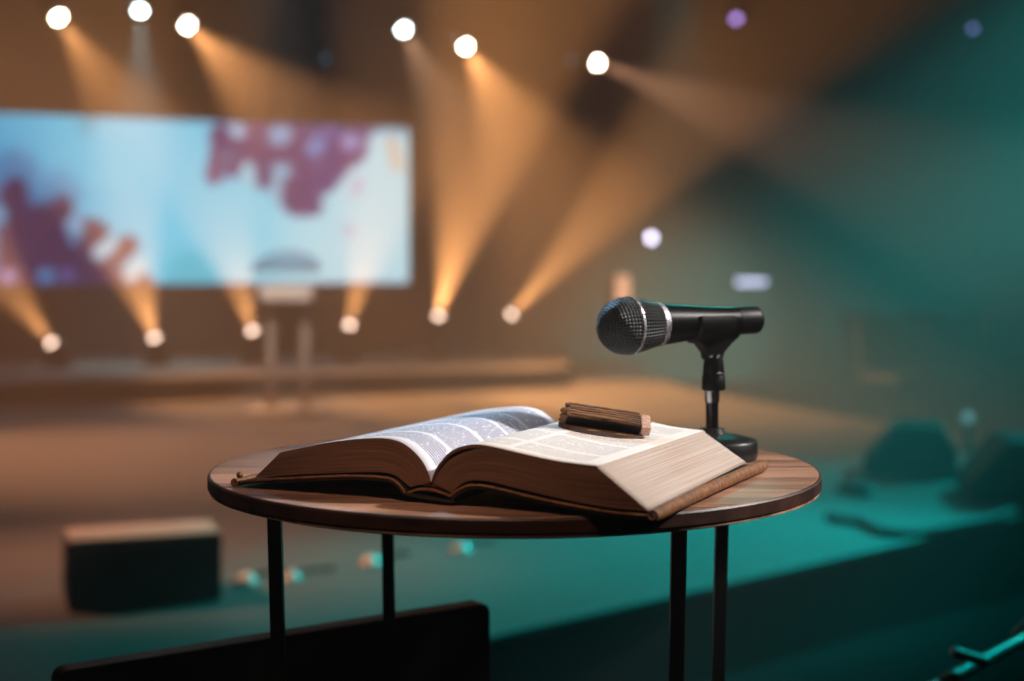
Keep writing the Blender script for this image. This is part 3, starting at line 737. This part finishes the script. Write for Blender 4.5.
head = [(Rh*math.sin(a)*1.0, -Rh*.98*math.cos(a)) for a in [PI/2*i/14 for i in range(15)]]
head += [(Rh*1.0,.002),(Rh*.995,.0045)]
obj('mesh_head', mic_lathe(head), M_mesh, mic, smooth=True, angle=60)
M_ring = mat('worn_silver', (.72,.72,.76), .45, .5, scale=420, col2=(.10,.10,.11), bump=.3)
obj('centre_band', mic_lathe([(Rh*.98,.0042),(Rh*1.025,.0045),(Rh*1.02,.0068),(Rh*.97,.0072)]), M_ring, mic, smooth=True)
obj('mesh_collar', mic_lathe([(Rh*.99,.0068),(Rh*.965,.013),(Rh*.90,.022),(Rh*.82,.031),(Rh*.775,.0365)]), M_mesh, mic, smooth=True, angle=60)
obj('silver_ring', mic_lathe([(Rh*.74,.0355),(Rh*.795,.0358),(Rh*.775,.0418),(Rh*.72,.0422)]), M_ring, mic, smooth=True)
e_ = Lm
M_body = mat('satin_black', (.003,.003,.0035), .36, noise=.2, scale=300, spec=.12)
obj('body', mic_lathe([(Rh*.74,.0415),(.0208,.052),(.0180,.081),(.0160,.105),(.0147,.125),(.0143,e_-.022)]), M_body, mic, smooth=True)
obj('end_cap', mic_lathe([(.0138,e_-.024),(.0147,e_-.023),(.0148,e_-.018),(.0148,e_+.002),(.0142,e_+.0055),(.0120,e_+.0075),(0,e_+.008)]), M_plastic, mic, smooth=True)
# clip holding the mic
cp = mh + ad*(Lm*.62+.0) - SB
clip_c = None
tt = ((712-512)/1422)
# the point of the axis that stands over the pole
s_ax = min(range(200), key=lambda k: abs((mh+ad*(Lm*k/199)).x - SB.x))/199*Lm
cc = mh+ad*s_ax-SB
bm = NB(); R = frame_to(ad)
n = 24; z0, z1 = s_ax-.030-.0, s_ax+.018
for side in (0,):
    rings = []
    for z, ro in ((z0,.0195),(z0+.002,.0212),(z0+.02,.0196),(z1-.002,.0178),(z1,.0165)):
        ri = ro-.0022; row = []
        for r in (ro, ri):
            for i in range(n+1):
                a = PI*.06 + (2*PI-PI*.12)*0 + 0
                ang = PI*(-.62) + (PI*1.24)*i/n
                # opening points up: centre of the arc points down
                row.append((r, ang))
        rings.append((z, row))
    dn = Vector((0,0,-1)); dn = (dn - ad*dn.dot(ad)).normalized(); sd = ad.cross(dn)
    V = []
    for z, row in rings:
        V.append([bm.verts.new((mh-SB) + ad*z + dn*(r*math.cos(g)) + sd*(r*math.sin(g))) for r, g in row])
    m1 = n+1
    for a_, b_ in zip(V, V[1:]):
        for i in range(n):
            bm.faces.new((a_[i], a_[i+1], b_[i+1], b_[i])); bm.faces.new((a_[m1+i], b_[m1+i], b_[m1+i+1], a_[m1+i+1]))
        for i in (0, n): bm.faces.new((a_[i], b_[i], b_[m1+i], a_[m1+i]))
    for a_ in (V[0], V[-1]):
        for i in range(n): bm.faces.new((a_[i], a_[i+1], a_[m1+i+1], a_[m1+i]))
obj('clip_cradle', bm, M_plastic, st, smooth=True)
# neck joining cradle and joint (wide under the cradle, tapering down)
bm = NB(); zn = zc(360); zt = cc.z-.013
hx = Vector((ad.x, ad.y, 0)).normalized(); hy = Vector((-hx.y, hx.x, 0))
rows = []
for f, w0, w1, d_ in ((0., -.0090, .0095, .0080), (.3, -.0105, .0115, .0085), (.62, -.0175, .0200, .0095), (.86,-.0265,.0290,.0100), (1., -.0290, .0330, .0100)):
    z = zn+(zt-zn)*f; rows.append([bm.verts.new(hx*(w if w else 0) + hy*s_ + Vector((0,0,z + (ad.z*w)))) for w, s_ in ((w0,-d_),(w1,-d_),(w1,d_),(w0,d_))])
for a_, b_ in zip(rows, rows[1:]):
    for i in range(4): bm.faces.new((a_[i], a_[(i+1)%4], b_[(i+1)%4], b_[i]))
bm.faces.new(rows[0]); bm.faces.new(rows[-1])
obj('clip_neck', bm, M_plastic, st, bevel=.003, seg=3, smooth=True)
for ox in (-.003, .004):
    bm = NB(); bmesh.ops.create_uvsphere(bm, u_segments=12, v_segments=8, radius=.0016, matrix=T(Vector((ox,-.0122,zc(356))))); obj('rivet', bm, M_chrome, st, smooth=True)

# ------------------------------------------------------------------ confidence monitor in front of the stage
a, b = Vector((-.4604, 1.432, 0)), Vector((-.034, 1.730, 0)); d = b-a; W = d.length; ang = math.atan2(d.y, d.x)
t = thing('flat_monitor', 'black flat monitor on a floor stand below the table', 'monitor', ((a+b)/2)[:], ang)
def rrect(w, h, r, n=6):
    P = []
    for cx_, cy_, a0 in ((w/2-r, h/2-r, 0), (-w/2+r, h/2-r, PI/2), (-w/2+r, -h/2+r, PI), (w/2-r, -h/2+r, 1.5*PI)):
        for i in range(n+1): P.append((cx_+r*math.cos(a0+PI/2*i/n), cy_+r*math.sin(a0+PI/2*i/n)))
    return P
zc_ = .898-.16
Mr = T((0,0,zc_)) @ Matrix.Rotation(PI/2, 4, 'X')
bm = NB(); add_prism(bm, rrect(W, .32, .012), -.014, .014, Mr); obj('screen_housing', bm, M_plastic, t, bevel=.002)
bm = NB(); add_prism(bm, rrect(W*.7, .22, .02), -.03, -.012, Mr); obj('back_bulge', bm, M_matte, t, bevel=.004)
bm = NB(); add_prism(bm, rrect(W-.02, .30, .006), .0135, .0155, Mr); obj('display', bm, mat('dark_glass', (.004,.004,.005), .5, noise=.1, scale=3), t)
bm = NB(); add_cyl(bm, (0,.05,.01), (0,.05,.72), .016, 16); obj('pole', bm, M_steel, t, smooth=True)
bm = NB(); add_lathe(bm, [(0,0),(.11,0),(.11,.008),(.10,.016),(0,.018)], (0,0,1), (0,.09,0), 40, False); obj('base', bm, M_steel, t, smooth=True)

# ------------------------------------------------------------------ boom stand at the lower right
def pt(px, py, Y): return Vector(((px-512)/1422*Y, Y, CAM-(py-270)/1422*Y))
M_tube = mat('satin_grey_tube', (.5,.5,.5), .35, .3, noise=.1, scale=100)
q0, q1 = pt(905, 703, 1.95), pt(1075, 612, 2.15)
t = thing('boom_stand', 'teal lit tubular boom stand at the right edge beneath the stage', 'stand', (q1.x+.02, q1.y+.02, 0))
o_ = t.location.copy()
bm = NB(); add_cyl(bm, q0-o_, q1-o_+(q1-q0).normalized()*.06, .0095, 16); obj('boom', bm, M_tube, t, smooth=True)
k0, k1 = pt(952, 652, 2.0), pt(984, 661, 2.0)
bm = NB(); add_lathe(bm, [(0,-.002),(.007,0),(.0095,.006),(.0085,.02),(.0075,(k1-k0).length+.006),(0,(k1-k0).length+.006)], k1-k0, k0-o_, 14, False); obj('clutch_handle', bm, M_tube, t, smooth=True)
bm = NB(); add_cyl(bm, pt(1014, 636, 2.12)-o_, pt(1062, 590, 2.12)-o_, .007, 12); obj('brace', bm, M_tube, t, smooth=True)
bm = NB(); add_cyl(bm, (0,0,.06), (0,0,q1.z+.03), .011, 16); obj('pole', bm, M_steel, t, smooth=True)
for k in range(3):
    a = 2*PI*k/3+.4; bm = NB(); add_tube(bm, [(0,0,.12),(.28*math.cos(a),.28*math.sin(a),.008)], .008, 10); obj('leg', bm, M_steel, t, smooth=True)

# ------------------------------------------------------------------ haze and general stage lighting
w = bpy.data.worlds.new('hall'); bpy.context.scene.world = w; w.use_nodes = True
nt = w.node_tree; nt.nodes['Background'].inputs[0].default_value = (0,0,0,1); nt.nodes['Background'].inputs[1].default_value = 0
vs = nt.nodes.new('ShaderNodeVolumeScatter'); vs.inputs['Density'].default_value = .037; vs.inputs['Anisotropy'].default_value = .0
vs.inputs['Color'].default_value = (1,1,1,1)
nt.links.new(vs.outputs[0], nt.nodes['World Output'].inputs['Volume'])

# orange washes on the stage floor
light('SPOT', 'wash_orange', (-5.6, 8.6, 4.9), (-1.9, 7.7, DECK), 4600, (1., .40, .17), .15, 40, 1.)
light('SPOT', 'wash_orange', (1.2, 10.6, 4.8), (.6, 8.6, DECK), 700, (1., .45, .23), .15, 46, 1.)
light('SPOT', 'wash_orange', (-4.6, 5.2, 4.7), (-1.3, 4.9, DECK), 2300, (1., .40, .20), .15, 22, 1.)
# teal washes over the right half and the front of the stage
TEAL = (.0, .58, .54)
light('SPOT', 'wash_teal', (7.6, 11.3, 4.9), (1.9, 6.3, DECK), 8200, TEAL, .15, 18, .9)
light('SPOT', 'wash_teal', (5.8, 9.0, 5.0), (.5, 4.95, DECK), 10800, TEAL, .15, 18, .9)
light('SPOT', 'wash_teal', (9.1, 8.0, 4.3), (2.7, 15.5, .9), 17000, TEAL, .15, 16, 1.)
light('SPOT', 'wash_teal', (1.5, 13.2, 5.0), (1.55, 13.4, 3.0), 700, TEAL, .1, 26, .8)
# key spot for the table, from above and behind on the right
light('SPOT', 'table_key', (3.3, 1.62, 3.5), (.04, 1.33, TOP), 1080, (1., .93, .89), .10, 9, .5)
light('SPOT', 'table_cool_fill', (-1.0, 4.8, 3.6), (.02, 1.38, TOP), 620, (.38, .74, 1.), .10, 6, .6)  # added spot in place of the screen's cool light on the left page
light('SPOT', 'teal_fill', (.75, 4.0, 2.3), (.19, 1.47, TOP+.13), 15, (.0, .75, .66), .04, 4.5, .6)  # added narrow spot for the teal highlight on the microphone
light('SPOT', 'teal_fill', (2.6, 3.4, 3.7), (.78, 2.03, .76), 330, (.0, .75, .70), .10, 6, .5)  # added spot that brightens the boom stand in teal
light('SPOT', 'house_warm', (-.7, -.6, 4.4), (0, 1.36, TOP), 225, (1., .66, .48), .12, 9, .4)
light('SPOT', 'lectern_fill', (-1.3, 6.6, 4.9), (-1.57, 9.95, 1.25), 1500, (1., .82, .68), .08, 11, .6)  # added spot to brighten the lectern shelf, no fixture modelled for it

# ------------------------------------------------------------------ camera
cd = bpy.data.cameras.new('camera'); cam = bpy.data.objects.new('camera', cd); C.objects.link(cam)
cam.location = (0, 0, CAM); cam.rotation_euler = (PI/2, 0, 0)
cd.sensor_width = 36; cd.lens = 36*1422/1024; cd.shift_y = -70.5/1024
cd.clip_start = .05; cd.clip_end = 100
cd.dof.use_dof = True; cd.dof.focus_distance = 1.28; cd.dof.aperture_fstop = 2.9
s = bpy.context.scene; s.camera = cam
s.view_settings.view_transform = 'Standard'; s.view_settings.look = 'None'; s.view_settings.gamma = 1; s.view_settings.exposure = 0
s.view_settings.use_curve_mapping = False
s.cycles.use_denoising = True; s.cycles.volume_bounces = 0; s.cycles.max_bounces = 5; s.cycles.diffuse_bounces = 3
s.cycles.sample_clamp_indirect = 4
